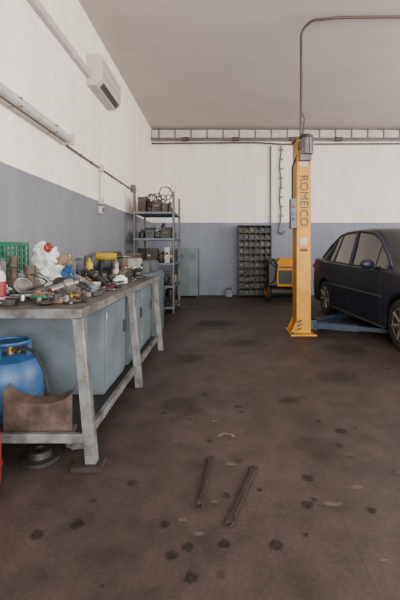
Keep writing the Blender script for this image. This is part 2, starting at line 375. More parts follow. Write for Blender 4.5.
b = B('shop_rag'); b.ball((-0.86, 2.32, 0.03), (0.07, 0.06, 0.03), 'rag', nz=0.5, fr=6, zmin=0.001); b.finish()

# ------------------------------------------------------------ bench-top stuff
b = B('green_crate')
cx, cy, z0, z1 = -1.66, 2.98, BZ+0.004, 1.26
for (xx0, yy0, xx1, yy1) in ((-0.09, -0.13, 0.09, -0.13), (0.09, -0.13, 0.09, 0.13), (-0.09, 0.13, 0.09, 0.13), (-0.09, -0.13, -0.09, 0.13)):
    p0 = Vector((cx+xx0, cy+yy0, 0)); p1 = Vector((cx+xx1, cy+yy1, 0))
    for k in range(8):
        z = z0+0.016+(z1-z0-0.03)*k/7
        b.beam(p0+Vector((0, 0, z)), p1+Vector((0, 0, z)), 0.008, 0.012 if k not in (0, 7) else 0.03, 'green')
    m = 5
    for k in range(m+1):
        p = p0.lerp(p1, k/m); b.bb((p.x-0.005, p.y-0.005, z0), (p.x+0.005, p.y+0.005, z1), 'green')
b.bb((cx-0.09, cy-0.13, z0), (cx+0.09, cy+0.13, z0+0.01), 'green')
b.lathe([(0.05, 0), (0.05, 0.18), (0.02, 0.2)], (cx, cy+0.04, z0+0.012), 'dsteel', 16); b.box((cx+0.01, cy-0.06, z0+0.1), (0.1, 0.08, 0.17), 'card')
b.finish()

b = B('plastic_bag')
ZB = BZ+0.002
b.ball((-1.40, 3.22, BZ+0.12), (0.15, 0.13, 0.125), 'bagw', nz=0.5, fr=5, sub=4, zmin=ZB)
b.ball((-1.46, 3.20, BZ+0.24), (0.10, 0.07, 0.10), 'bagw', (0.3, 0.5, 0), nz=0.6, fr=5, sub=4)
b.ball((-1.50, 3.18, BZ+0.33), (0.045, 0.03, 0.05), 'bagw', (0, 0.6, 0), nz=0.8, fr=6, sub=3)
b.ball((-1.31, 3.20, BZ+0.20), (0.08, 0.06, 0.06), 'card', (0.3, 0.5, 0), nz=0.6, fr=6)
b.ball((-1.26, 3.14, BZ+0.13), (0.05, 0.04, 0.07), 'gasblue', (0.3, 0.5, 0), nz=0.5, fr=6)
b.ball((-1.42, 3.14, BZ+0.34), (0.03, 0.03, 0.035), 'red', nz=0.5, fr=6)
b.finish()

b = B('oil_container')
b.lathe([(0.045, 0), (0.05, 0.01), (0.05, 0.15), (0.04, 0.18), (0.018, 0.195), (0.018, 0.22), (0, 0.225)], (-1.42, 2.42, ZB), 'white')
b.lathe([(0.051, 0.02), (0.0512, 0.03), (0.0512, 0.11), (0.051, 0.12)], (-1.42, 2.42, ZB), 'red')
b.lathe([(0.02, 0.0), (0.02, 0.025), (0, 0.026)], (-1.42, 2.42, ZB+0.222), 'red', 16)
b.finish()
def spray(name, c, mat, h=0.2, r=0.032):
    b = B(name); b.lathe([(r, 0), (r, h*0.8), (r*0.7, h*0.87), (r*0.35, h*0.9), (r*0.35, h), (0, h)], c, mat, 20)
    b.lathe([(r*1.02, h*0.25), (r*1.02, h*0.5)], c, 'white', 20); b.finish()
keep = []
def kp(x, y, r): keep.append((x, y, r))
spray('spray_can', (-1.22, 3.55, ZB), 'toolyel', 0.24, 0.033); kp(-1.22, 3.55, .07)
spray('spray_can', (-1.14, 4.16, ZB), 'steel', 0.22); kp(-1.14, 4.16, .07)
spray('spray_can', (-1.60, 3.60, ZB), 'red', 0.2); kp(-1.6, 3.6, .07)
kp(-1.40, 3.2, .24); kp(-1.66, 2.98, .2); kp(-1.42, 2.42, .09)

b = B('power_drill')
z = ZB
b.tube([(-1.30, 3.98, z+0.25), (-1.28, 3.98, z+0.25), (-1.12, 3.97, z+0.25), (-1.07, 3.96, z+0.25)], [0.03, 0.042, 0.042, 0.03], 'toolyel', 16); b.cyl((-1.07, 3.96, z+0.25), (-1.01, 3.955, z+0.25), 0.028, 'dsteel', 0.016)
b.beam((-1.24, 3.98, z+0.22), (-1.27, 3.99, z+0.05), 0.04, 0.055, 'black'); b.box((-1.27, 3.99, z+0.03), (0.12, 0.08, 0.06), 'toolyel'); b.cyl((-1.01, 3.955, z+0.25), (-0.94, 3.95, z+0.25), 0.006, 'chrome')
b.finish(0.004); kp(-1.2, 3.98, .17)

b = B('bench_vise')
vx, vy = -0.96, 4.40
b.lathe([(0.09, 0), (0.09, 0.02), (0.05, 0.03), (0.045, 0.07), (0.06, 0.08)], (vx, vy, z), 'dsteel')
b.box((vx, vy, z+0.12), (0.10, 0.2, 0.08), 'dsteel'); b.box((vx, vy-0.06, z+0.19), (0.14, 0.04, 0.07), 'steel'); b.box((vx, vy-0.13, z+0.17), (0.14, 0.04, 0.11), 'steel')
b.cyl((vx, vy-0.14, z+0.12), (vx, vy-0.20, z+0.12), 0.02, 'chrome'); b.cyl((vx-0.09, vy-0.19, z+0.12), (vx+0.09, vy-0.19, z+0.12), 0.008, 'chrome')
for s_ in (-1, 1): b.ball((vx+0.09*s_, vy-0.19, z+0.12), (0.014,)*3, 'chrome', sub=2)
b.finish(0.004); kp(vx, vy-0.05, .24)

b = B('bench_grinder')
gx, gy = -1.36, 4.42
b.box((gx, gy, z+0.04), (0.16, 0.16, 0.08), 'dsteel'); b.cyl((gx-0.12, gy, z+0.17), (gx+0.12, gy, z+0.17), 0.08, 'cab2')
for s_ in (-1, 1):
    b.cyl((gx+0.15*s_-0.02, gy, z+0.17), (gx+0.15*s_+0.02, gy, z+0.17), 0.10, 'pipe'); b.cyl((gx+0.19*s_-0.015, gy, z+0.17), (gx+0.19*s_+0.015, gy, z+0.17), 0.085, 'rust')
b.finish(0.003); kp(gx, gy, .26)

def wrench(b, x, y, z, a, L, mat='chrome', th=0.007, flat=False):
    w = L*0.045; h = L*0.09
    pts = [(-L/2-h, h*0.5), (-L/2-h*0.2, h), (-L/2+h*0.8, w), (L/2-h*0.8, w), (L/2, h*0.9), (L/2+h*0.9, h*0.4), (L/2+h*0.3, h*0.3), (L/2+h*0.3, -h*0.3), (L/2+h*0.9, -h*0.4), (L/2, -h*0.9), (L/2-h*0.8, -w), (-L/2+h*0.8, -w), (-L/2-h*0.2, -h), (-L/2-h, -h*0.5)]
    if flat: b.prism([(px, py*0.8) for px, py in pts], (x, y, z), th, mat, (0, 0, a))
    else: b.prism(pts, (x, y, z+0.004), th, mat, (R.uniform(-0.03, 0.03), R.uniform(-0.03, 0.03), a))
def driver(b, x, y, z, a, mat):
    d = Vector((math.cos(a), math.sin(a), 0)); p = Vector((x, y, z+0.014))
    b.tube([p, p+d*0.01, p+d*0.05, p+d*0.10, p+d*0.11], [0.009, 0.014, 0.012, 0.013, 0.006], mat, 8); b.cyl(p+d*0.11, p+d*0.24, 0.004, 'chrome', n=6)
def hammer(b, x, y, z, a):
    d = Vector((math.cos(a), math.sin(a), 0)); e = Vector((-d.y, d.x, 0)); p = Vector((x, y, z+0.02))
    b.tube([p, p+d*0.3], [0.015, 0.011], 'wood', 8); q = p+d*0.3; b.tube([q-e*0.06, q-e*0.02, q+e*0.03, q+e*0.06], [0.018, 0.014, 0.016, 0.006], 'dsteel', 10)
def pliers(b, x, y, z, a, mat):
    d = Vector((math.cos(a), math.sin(a), 0)); e = Vector((-d.y, d.x, 0)); p = Vector((x, y, z+0.012))
    for s_ in (-1, 1):
        b.tube([p, p+d*0.05+e*0.022*s_, p+d*0.13+e*0.025*s_], [0.007, 0.009, 0.009], mat, 6); b.tube([p, p-d*0.03-e*0.008*s_, p-d*0.06], [0.01, 0.009, 0.003], 'dsteel', 6)
def free(x, y, pad=0.0):
    return all((x-a)**2+(y-c)**2 > (r+pad)**2 for a, c, r in keep)
b = B('assorted_workshop_tools')
cols = ['red', 'green', 'toolyel', 'black', 'gasblue', 'black', 'black', 'dsteel', 'dsteel']
for k in range(360):
    x = R.uniform(-1.68, -0.84); y = R.uniform(2.16, 4.5); zz = BZ+0.002+R.choice([0, 0, 0.008, 0.02]); a = R.uniform(0, 6.28)
    if not free(x, y, 0.06): continue
    t = R.random()
    if t < 0.25: wrench(b, min(max(x, -1.62), -0.9), max(y, 2.22), zz, a, R.uniform(0.1, 0.2), R.choice(['chrome', 'steel', 'dsteel', 'steel']))
    elif t < 0.38:
        if -1.5 < x < -1.05 and 2.4 < y < 4.2 and free(x, y, .24): driver(b, x, y, zz, a, R.choice(cols))
    elif t < 0.48:
        if -1.5 < x < -0.98 and y > 2.32: pliers(b, x, y, zz, a, R.choice(cols[:4]))
    elif t < 0.66: b.lathe([(0.008, 0), (0.016, 0), (0.016, 0.035), (0.008, 0.035), (0.008, 0)], (x, y, zz), R.choice(['chrome', 'steel', 'dsteel']), 10)
    elif t < 0.76: b.torus((x, y, zz+0.01), R.uniform(0.02, 0.045), 0.007, R.choice(['dsteel', 'rust', 'rubber']), n=16)
    elif t < 0.84: b.prism([(0.014*math.cos(i*math.pi/3), 0.014*math.sin(i*math.pi/3)) for i in range(6)], (x, y, zz), 0.012, 'steel')
    else: b.box((x, y, zz+0.015), (R.uniform(0.04, 0.1), R.uniform(0.03, 0.06), 0.03), R.choice(['card', 'dsteel', 'dsteel', 'rust', 'black']), (0, 0, a))
hammer(b, -1.25, 2.58, BZ+0.002, 0.4); hammer(b, -1.0, 3.2, BZ+0.002, 1.4)
for (x, y, c) in [(-1.15, 2.3, 'green'), (-1.08, 2.42, 'red'), (-1.02, 2.3, 'green'), (-1.2, 2.62, 'red'), (-1.12, 2.8, 'black'), (-0.98, 2.6, 'red')]:
    a = R.uniform(-0.3, 0.4) + (math.pi if x > -1.1 else 0); driver(b, x, y, BZ+0.022, a, c)
for k in range(230):
    y = R.uniform(2.5, 4.5); x = R.uniform(-1.66, -0.92)
    if not free(x, y, 0.08): continue
    if R.random() < (x+1.15)*2.2: continue
    k2 = 0.28+1.0*min(1, max(0, (-0.95-x)/0.5)); t = R.random(); a = R.uniform(0, 3.1); zz = BZ+0.002
    m = R.choice(['steel', 'dsteel', 'alu', 'dsteel', 'rust', 'dsteel', 'black', 'cab2', 'brass', 'rust'])
    if t < 0.24:
        r = R.uniform(0.025, 0.05); h = R.uniform(0.08, 0.25)*k2; b.lathe([(r, 0), (r, h*0.3), (r*0.7, h*0.35), (r*0.7, h*0.7), (r*0.9, h*0.72), (r*0.9, h), (r*0.4, h), (r*0.4, h*0.9)], (x, y, zz), m, 18)
    elif t < 0.42:
        s_ = R.uniform(0.05, 0.11); h = R.uniform(0.06, 0.2)*k2; b.box((x, y, zz+h/2), (s_, s_*0.8, h), R.choice(['card', 'cab2', 'dsteel', 'black', 'rust', 'dsteel', 'cab']), (0, 0, a)); b.box((x, y, zz+h+0.01), (s_*0.6, s_*0.5, 0.02), 'black', (0, 0, a))
    elif t < 0.62:
        L = R.uniform(0.1, 0.26); r = R.uniform(0.012, 0.032); d = Vector((math.cos(a), math.sin(a), R.uniform(0, 0.5)))*L; p = Vector((x, y, zz+r*1.5))
        if p.x+d.x > -0.85 or p.x+d.x < -1.68: d.x = -d.x
        if -1.7 < p.x+d.x < -0.85 and p.y+d.y < 4.55: b.tube([p, p+d*0.45, p+d*0.5, p+d*0.8, p+d*0.85, p+d], [r, r, r*1.4, r*1.4, r*0.6, r*0.6], R.choice(['alu', 'steel', 'chrome', 'dsteel', 'dsteel', 'rust']), 14)
    elif t < 0.74:
        rr = 0.04*k2+0.015; b.torus((x, y, zz+rr+0.012), rr, 0.011, R.choice(['rubber', 'dsteel', 'steel']), (R.uniform(0.8, 1.4), 0, a), 20)
    elif t < 0.88:
        pts = [Vector((x, y, zz+0.015))]
        for i in range(9): pts.append(Vector((min(-.82, max(-1.72, x+0.08*math.cos(i*0.9+a)*(1-i*0.05))), y+0.06*math.sin(i*0.9+a), zz+0.015+0.02*i*k2)))
        b.tube(pts, 0.006, R.choice(['black', 'rubber', 'red', 'pipe', 'black']), 6)
    else:
        b.ball((x, y, zz+0.035), (0.06, 0.05, 0.04), R.choice(['rag', 'bagw', 'rust', 'rag', 'rag']), nz=0.6, fr=7, zmin=zz)
b.finish(0.0015)
b = B('cardboard_boxes')
for (x, y, w, d, h, m, a) in [(-1.3, 5.1, 0.3, 0.3, 0.18, 'card', 0.2), (-1.02, 5.45, 0.22, 0.26, 0.14, 'cab', -0.1), (-1.55, 5.4, 0.24, 0.3, 0.27, 'dsteel', 0.1), (-1.02, 5.0, 0.16, 0.2, 0.13, 'black', 0.3), (-1.25, 5.5, 0.2, 0.2, 0.24, 'rust', 0.1)]:
    b.box((x, y, 0.902+h/2), (w, d, h), m, (0, 0, a)); b.box((x, y, 0.902+h+0.006), (w*0.9, 0.05, 0.01), 'pipe', (0, 0, a))
b.finish(0.003)

# ------------------------------------------------------------ storage rack
rackb = B('metal_shelving_rack'); b = rackb
rx0, rx1, ry0, ry1, rz = -1.62, -0.88, 7.2, 8.2, 2.30
for x in (rx0, rx1):
    for y in (ry0, ry1):
        b.bb((x-0.02, y-0.02, 0), (x+0.02, y-0.015, rz), 'pipe'); b.bb((x-0.02, y-0.02, 0), (x-0.015, y+0.02, rz), 'pipe')
        b.bb((x+0.015, y-0.02, 0), (x+0.02, y+0.02, rz), 'pipe')
sh = [0.12, 0.52, 0.95, 1.42, 1.92]
for z in sh:
    b.bb((rx0-0.02, ry0-0.02, z-0.02), (rx1+0.02, ry1+0.02, z), 'cab'); b.bb((rx0-0.02, ry0-0.025, z-0.035), (rx1+0.02, ry0-0.02, z+0.005), 'cab2')
    b.bb((rx1+0.02, ry0-0.02, z-0.035), (rx1+0.025, ry1+0.02, z+0.005), 'cab')
b.beam((rx1, ry0, 0.1), (rx1, ry1, 0.9), 0.004, 0.02, 'pipe'); b.beam((rx1, ry0, 1.9), (rx1, ry1, 1.0), 0.004, 0.02, 'pipe')
rack = b.finish()
bpy.context.view_layer.update()
b = B('stored_spare_parts')
for z in sh:
    top = 0.36 if z > 1.8 else 0.34
    for yy in (7.36, 7.6, 7.85, 8.06):
        x = rx0+0.04
        while x < rx1-0.06:
            w = R.uniform(0.08, 0.2); h = R.uniform(0.14, top); t = R.random(); m = R.choice(['black', 'dsteel', 'cab', 'dsteel', 'rust', 'black', 'dsteel', 'steel', 'rubber', 'black'])
            x += w/2
            if x + w/2 > rx1-0.03: break
            if t < 0.45: b.box((x, yy, z+0.001+h/2), (w*0.9, 0.18, h), m, (0, 0, R.uniform(-0.1, 0.1))); b.box((x, yy-0.10, z+h*0.6), (w*0.5, 0.01, h*0.15), R.choice(['pipe', 'black', 'card', 'steel']))
            elif t < 0.7: b.lathe([(w*0.42, 0), (w*0.45, 0.01), (w*0.45, h*0.8), (w*0.2, h*0.9), (w*0.2, h)], (x, yy, z+0.001), m, 16)
            elif t < 0.85: b.torus((x, yy, z+w*0.5), w*0.4, w*0.1, 'rubber', (1.4, 0, 0.2), 20)
            else: b.ball((x, yy, z+h*0.4), (w*0.5, 0.1, h*0.35), m, nz=0.5, zmin=z+0.001)
            x += w/2
for k in range(9):
    cx, cy = R.uniform(-1.40, -1.02), R.uniform(7.35, 8.0); r = R.uniform(0.07, 0.13); a = R.uniform(0, 6)
    pts = [(cx+r*math.cos(a+i*0.45), cy+0.05*math.sin(i*0.3), 2.17+r+r*math.sin(a+i*0.45)) for i in range(14)]
    b.tube(pts, 0.010, R.choice(['black', 'pipe', 'black']), 6)
b.tube([(-1.1, 7.4, 2.1), (-1.0, 7.38, 2.3), (-0.93, 7.36, 2.46), (-0.86, 7.36, 2.44), (-0.88, 7.36, 2.33)], 0.006, 'black', 6)
b.finish(0.003, parent=rack)

b = B('tool_trolley')
tx0, tx1, ty0, ty1 = -1.45, -0.98, 6.15, 6.75
for z in (0.15, 0.45, 0.75): b.bb((tx0, ty0, z-0.015), (tx1, ty1, z+0.01), 'dsteel'); b.bb((tx0, ty0-0.01, z-0.015), (tx1, ty0, z+0.05), 'cab'); b.bb((tx1, ty0, z-0.015), (tx1+0.01, ty1, z+0.05), 'cab')
for x in (tx0+0.02, tx1-0.02):
    for y in (ty0+0.02, ty1-0.02):
        b.bb((x-0.015, y-0.015, 0.07), (x+0.015, y+0.015, 0.86), 'dsteel'); b.cyl((x-0.015, y, 0.036), (x+0.015, y, 0.036), 0.035, 'rubber')
b.tube([(tx0+0.02, ty0+0.02, 0.86), (tx1-0.02, ty0+0.02, 0.86)], 0.012, 'chrome')
for k in range(26):
    x = R.uniform(tx0+0.08, tx1-0.08); y = R.uniform(ty0+0.1, ty1-0.1); z = R.choice([0.16, 0.46, 0.76]); h = R.uniform(0.08, 0.24)
    b.lathe([(0.05, 0), (0.05, h*0.7), (0.02, h*0.8), (0.02, h)], (x, y, z), R.choice(['cab', 'black', 'rust', 'dsteel', 'steel']), 14)
b.finish(0.002)

# ------------------------------------------------------------ back wall furniture
b = B('metal_locker')
b.bb((-1.08, 9.6, 0.04), (-0.55, 10.05, 1.25), 'cab2')
for x0_, x1_ in ((-1.07, -0.82), (-0.81, -0.56)):
    b.bb((x0_, 9.588, 0.07), (x1_, 9.6, 1.22), 'cab2')
    for k in range(4): b.box(((x0_+x1_)/2, 9.586, 1.08-k*0.03), (0.12, 0.006, 0.01), 'dsteel')
    b.box((x1_-0.04, 9.58, 0.7), (0.015, 0.02, 0.08), 'steel')
for x in (-1.05, -0.58):
    for y in (9.63, 10.02): b.bb((x-0.02, y-0.02, 0), (x+0.02, y+0.02, 0.04), 'dsteel')
b.finish(0.004)

b = B('small_parts_cabinet')
x0, x1, y0, y1, z1 = 0.46, 1.32, 9.72, 10.05, 1.84
b.bb((x0, y1-0.01, 0), (x1, y1, z1), 'black')
for x in (x0, x1-0.02): b.bb((x, y0, 0), (x+0.02, y1, z1), 'black')
rows, colsn = 10, 6
for k in range(rows+1): z = 0.05+(z1-0.07)*k/rows; b.bb((x0, y0, z), (x1, y1, z+0.018), 'black')
for r_ in range(rows):
    z = 0.05+(z1-0.07)*r_/rows+0.018; hh = (z1-0.07)/rows-0.018
    for c in range(colsn):
        xa = x0+0.02+(x1-x0-0.04)*c/colsn; wd = (x1-x0-0.04)/colsn
        if c: b.bb((xa-0.005, y0, z), (xa+0.005, y1, z+hh), 'black')
        h = hh*R.uniform(0.4, 0.75); m = R.choice(['black', 'dsteel', 'dsteel', 'black', 'black', 'rust'])
        b.bb((xa+0.012, y0+0.03, z), (xa+wd-0.012, y1-0.03, z+h), m)
        b.bb((xa+wd*0.3, y0+0.022, z+h*0.3), (xa+wd*0.7, y0+0.03, z+h*0.55), R.choice(['pipe', 'dsteel', 'card', 'dsteel', 'cab2']))
b.finish()

b = B('orange_compressor')
b.bb((1.34, 8.95, 0.34), (1.98, 9.4, 0.92), 'orange')
b.add([(1.34, 8.95, 0.92), (1.98, 8.95, 0.92), (1.98, 9.4, 0.92), (1.34, 9.4, 0.92), (1.42, 9.02, 1.00), (1.90, 9.02, 1.00), (1.90, 9.35, 1.00), (1.42, 9.35, 1.00)], [(0,1,2,3),(4,5,6,7),(0,1,5,4),(1,2,6,5),(2,3,7,6),(3,0,4,7)], 'orange')
b.bb((1.38, 8.94, 0.40), (1.70, 8.95, 0.72), 'black'); b.bb((1.40, 8.94, 0.78), (1.92, 8.95, 0.81), 'black')
b.bb((1.16, 9.0, 0.36), (1.335, 9.36, 0.98), 'black'); b.tube([(1.2, 8.98, 0.9), (1.25, 8.93, 1.0), (1.35, 8.92, 0.85), (1.3, 8.92, 0.5), (1.2, 8.95, 0.4)], 0.018, 'rubber')
b.cyl((1.22, 9.17, 0.20), (1.95, 9.17, 0.20), 0.15, 'dsteel')
for y in (8.98, 9.38): b.cyl((1.10, y, 0.17), (1.18, y, 0.17), 0.165, 'rubber'); b.cyl((1.09, y, 0.17), (1.19, y, 0.17), 0.08, 'orange'); b.cyl((1.96, y, 0.17), (2.04, y, 0.17), 0.165, 'rubber')
b.tube([(1.3, 9.0, 0.8), (1.08, 9.0, 1.0), (1.08, 9.36, 1.0), (1.3, 9.36, 0.8)], 0.018, 'dsteel')
b.finish(0.008)
b = B('oil_canister')
b.bb((0.14, 9.72, 0), (0.32, 9.9, 0.18), 'cab2'); b.cyl((0.2, 9.8, 0.18), (0.2, 9.8, 0.22), 0.03, 'red'); b.tube([(0.24, 9.8, 0.18), (0.25, 9.8, 0.23), (0.29, 9.8, 0.23), (0.30, 9.8, 0.18)], 0.012, 'cab2'); b.finish(0.01)

# ------------------------------------------------------------ two-post lift
b = B('two_post_car_lift')
def column(cx, sgn, motor):
    y0, y1 = 5.40, 5.70
    x0, x1 = cx-0.10, cx+0.10; H = 2.78
    b.bb((x0, y0, 0.02), (x1, y0+0.02, H), 'yellow'); b.bb((x0, y1-0.02, 0.02), (x1, y1, H), 'yellow')
    xo = x0 if sgn > 0 else x1-0.02
    b.bb((xo, y0, 0.02), (xo+0.02, y1, H), 'yellow')
    xi = x1-0.02 if sgn > 0 else x0
    b.bb((xi, y0, 0.02), (xi+0.02, y0+0.07, H), 'yellow'); b.bb((xi, y1-0.07, 0.02), (xi+0.02, y1, H), 'yellow')
    b.cyl((cx, 5.55, 0.05), (cx, 5.55, H-0.05), 0.028, 'dsteel')
    b.bb((x0-0.02, y0-0.02, H), (x1+0.02, y1+0.02, H+0.03), 'pipe')
    b.bb((x0-0.10, y0-0.12, 0), (x1+0.06, y1+0.12, 0.022), 'yellow')
    for y in (y0-0.003, y1-0.009):
        xs = x0-0.09 if sgn > 0 else x1+0.09; xe = x0 if sgn > 0 else x1
        b.add([(xs, y, 0.02), (xe, y, 0.02), (xe, y, 0.2), (xs, y+0.012, 0.02), (xe, y+0.012, 0.02), (xe, y+0.012, 0.2)], [(0,1,2),(3,5,4),(0,3,4,1),(1,4,5,2),(2,5,3,0)], 'yellow')
    for xx in (x0-0.07, x1+0.04):
        for yy in (y0-0.08, y1+0.08): b.cyl((xx, yy, 0.02), (xx, yy, 0.045), 0.018, 'dsteel', n=6)
    for k in range(3):
        z = 0.05+k*0.055
        vs = [(x0+0.002, y0-0.003, z), (x0+0.07, y0-0.003, z+0.03), (x0+0.07, y0-0.003, z+0.055), (x0+0.002, y0-0.003, z+0.025)]
        b.add(vs + [(v[0], y0, v[2]) for v in vs], [(0,1,2,3),(4,5,6,7),(0,1,5,4),(2,3,7,6)], 'dsteel')
    b.bb((cx-0.07, y0+0.03, 0.08), (cx+0.07, y1-0.03, 0.75), 'dsteel')
    b.bb((cx+sgn*0.04, y0+0.02, 0.07), (cx+sgn*0.20, y1-0.02, 0.20), 'blue')
column(1.19, 1, True); column(4.55, -1, False)
b.box((1.20, 5.36, 2.50), (0.16, 0.10, 0.08), 'pipe')
b.cyl((1.215, 5.33, 2.54), (1.215, 5.33, 2.76), 0.085, 'pipe', n=24)
for k in range(10):
    a = k*0.628; b.box((1.215+0.088*math.cos(a), 5.33+0.088*math.sin(a), 2.65), (0.02, 0.008, 0.2), 'steel', (0, 0, a))
b.lathe([(0.09, 0), (0.09, 0.04), (0.05, 0.06), (0, 0.06)], (1.215, 5.33, 2.76), 'dsteel', 24)
b.box((1.13, 5.33, 2.66), (0.05, 0.08, 0.1), 'dsteel')
b.box((1.045, 5.46, 1.72), (0.075, 0.16, 0.42), 'cab2'); b.cyl((1.045, 5.375, 1.82), (1.045, 5.36, 1.82), 0.022, 'red'); b.cyl((1.045, 5.375, 1.72), (1.045, 5.36, 1.72), 0.018, 'green'); b.cyl((1.045, 5.375, 1.64), (1.045, 5.36, 1.64), 0.018, 'black')
b.tube([(1.045, 5.5, 1.93), (1.045, 5.5, 2.4), (1.10, 5.40, 2.55)], 0.012, 'black')
b.box((1.19, 5.398, 2.42), (0.13, 0.006, 0.07), 'white'); b.box((1.19, 5.398, 1.32), (0.10, 0.006, 0.10), 'plaster'); b.box((1.19, 5.398, 1.20), (0.10, 0.006, 0.04), 'dsteel')
zc = 4.345
pts = [(1.14, 5.36, 2.80), (1.14, 5.34, 3.4), (1.14, 5.34, 4.20)]
for k in range(1, 7):
    t = k/6*math.pi/2; pts.append((1.14+0.14*(1-math.cos(t)), 5.34-0.14*(1-math.cos(t)), 4.20+(zc-4.20)*math.sin(t)))
pts += [(1.6, 5.14, zc), (4.3, 5.10, zc), (4.45, 5.16, zc-0.03), (4.52, 5.4, zc-0.3), (4.55, 5.5, 2.8)]
b.tube(pts, 0.019, 'pipeb', 10)
b.tube([(1.17, 5.38, 2.83), (1.19, 5.36, 3.05), (1.14, 5.37, 3.2), (1.16, 5.36, 3.5), (1.15, 5.365, 4.1)], 0.008, 'black')
def arm(px, py, qx, qy):
    z = 0.125; mid = Vector((px, py, z)).lerp(Vector((qx, qy, z)), 0.55)
    b.beam((px, py, z), mid, 0.13, 0.08, 'blue'); b.beam(mid-(Vector((qx, qy, z))-mid)*0.2, (qx, qy, z-0.002), 0.09, 0.055, 'blue')
    b.cyl((px, py, 0.06), (px, py, 0.2), 0.06, 'blue'); b.cyl((qx, qy, 0.06), (qx, qy, 0.16), 0.065, 'dsteel'); b.cyl((qx, qy, 0.16), (qx, qy, 0.19), 0.055, 'rubber')
arm(1.36, 5.47, 2.36, 5.02); arm(1.36, 5.63, 2.25, 6.4); arm(4.38, 5.47, 3.5, 4.95); arm(4.38, 5.63, 3.4, 6.4)
lift = b.finish(0.002)
tc = bpy.data.curves.new('column_lettering', 'FONT'); tc.body = 'ROMEICO'; tc.size = 0.165; tc.extrude = 0.002; tc.align_x = 'CENTER'; tc.align_y = 'CENTER'
tob = bpy.data.objects.new('column_lettering', tc); scene.collection.objects.link(tob); tc.materials.append(M['black'])
tob.location = (1.19, 5.396, 1.90)
tob.rotation_euler = (Matrix.Rotation(math.radians(90), 3, 'Y') @ Matrix.Rotation(math.radians(90), 3, 'X')).to_euler()
bpy.context.view_layer.update()
tob.parent = lift; tob.matrix_parent_inverse = lift.matrix_world.inverted()

# ------------------------------------------------------------ car
def itp(tab, u):
    if u <= tab[0][0]: return tab[0][1]
    for (a, va), (c, vc) in zip(tab, tab[1:]):
        if u <= c:
            t = (u-a)/(c-a); t = t*t*(3-2*t)*0.4+t*0.6; return va+(vc-va)*t
    return tab[-1][1]
W = [(0, .64), (.05, .74), (.2, .81), (.6, .85), (1.2, .86), (3.3, .86), (3.8, .85), (4.2, .83), (4.38, .78), (4.45, .70)]
BELT = [(0, .66), (.08, .74), (.5, .84), (1.25, .95), (2.2, .97), (3.4, 1.0), (3.9, 1.03), (4.3, 1.03), (4.4, 1.0), (4.45, .92)]
ROOF = [(1.2, 0.955), (1.45, 1.17), (1.75, 1.38), (1.98, 1.50), (2.4, 1.545), (2.9, 1.54), (3.25, 1.50), (3.5, 1.37), (3.85, 1.04)]
UF, UR, WR = 0.9, 3.53, 0.315
C0 = Vector((2.955, 4.50, 0)); yaw = math.atan2(0.17, 2.63)
def T(u, w, z):
    d = u-UF; return Vector((C0.x - d*math.sin(yaw) + w*math.cos(yaw), C0.y + d*math.cos(yaw) + w*math.sin(yaw), z))
def prof(u):
    w = itp(W, u); be = itp(BELT, u); zs = 0.21+ (0.08 if u < 0.1 or u > 4.35 else 0)
    for ua in (UF, UR):
        d = abs(u-ua)
        if d < 0.365: zs = max(zs, 0.31+math.sqrt(0.365**2-d*d))
    zm = max(zs+0.03, 0.48); zh = max(zm+0.05, min(0.72, be-0.12))
    p = [(0, .23), (w-.30, .23), (w-.30, max(zs, .235)), (w-.015, zs), (w+.005, zm), (w, zh), (w-.025, be-0.03), (w-.055, be)]
    g = itp(ROOF, u)-be if 1.2 < u < 3.85 else 0
    if g > 0.01:
        k = min(1, g/0.45); wr = (w-.075)*(1-k)+(w-.225)*k
        p += [(wr, be+g-0.05*k), (wr-0.06*k-0.02, be+g-0.012*k), (wr*0.5, be+g+.005*k), (0, be+g+.012*k)]
    else:
        p += [(w-.085, be+.006), (w-.2, be+.012), (w*0.45, be+.02), (0, be+.025)]
    return p
US = sorted(set([0, .03, .08, .16, .28, .42] + [UF+s_*d for s_ in (-1, 1) for d in (0, .1, .2, .28, .33, .355, .364, .38)] + [UR+s_*d for s_ in (-1, 1) for d in (0, .1, .2, .28, .33, .355, .364, .38)] + [1.2, 1.32, 1.45, 1.6, 1.75, 1.88, 2.0, 2.2, 2.4, 2.65, 2.9, 3.06, 3.85, 4.0, 4.15, 4.28, 4.36, 4.41, 4.45]))
b = B('car')
NP = 12
for side in (-1, 1):
    vs = []; fsets = {}
    for u in US:
        for (w, z) in prof(u): vs.append(T(u, side*w, z))
    for i in range(len(US)-1):
        um = (US[i]+US[i+1])/2
        for j in range(NP-1):
            m = 'paint'
            if j < 3: m = 'black'
            if 1.2 < um < 3.85:
                if j == 7 and 1.3 < um < 3.42: m = 'glass'
                if j >= 9 and (um < 1.98 or um > 3.20): m = 'glass'
            fsets.setdefault(m, []).append((i*NP+j, i*NP+j+1, (i+1)*NP+j+1, (i+1)*NP+j))
    k0 = [b.bm.verts.new(v) for v in vs]
    for m, fl in fsets.items():
        for f in fl:
            try: fc = b.bm.faces.new([k0[q] for q in f]); fc.material_index = b.mi(m)
            except ValueError: pass
    for i in (0, len(US)-1):
        try: fc = b.bm.faces.new([k0[i*NP+j] for j in range(NP)]); fc.material_index = b.mi('paint')
        except ValueError: pass
def P(u, j, side=-1, out=0.0, t=0.0):
    p = prof(u); a = Vector(p[j]); c = Vector(p[min(j+1, NP-1)]); q = a.lerp(c, t); return T(u, side*(q.x+out), q.y)
def rng(a, c, n): return [a+(c-a)*i/n for i in range(n+1)]
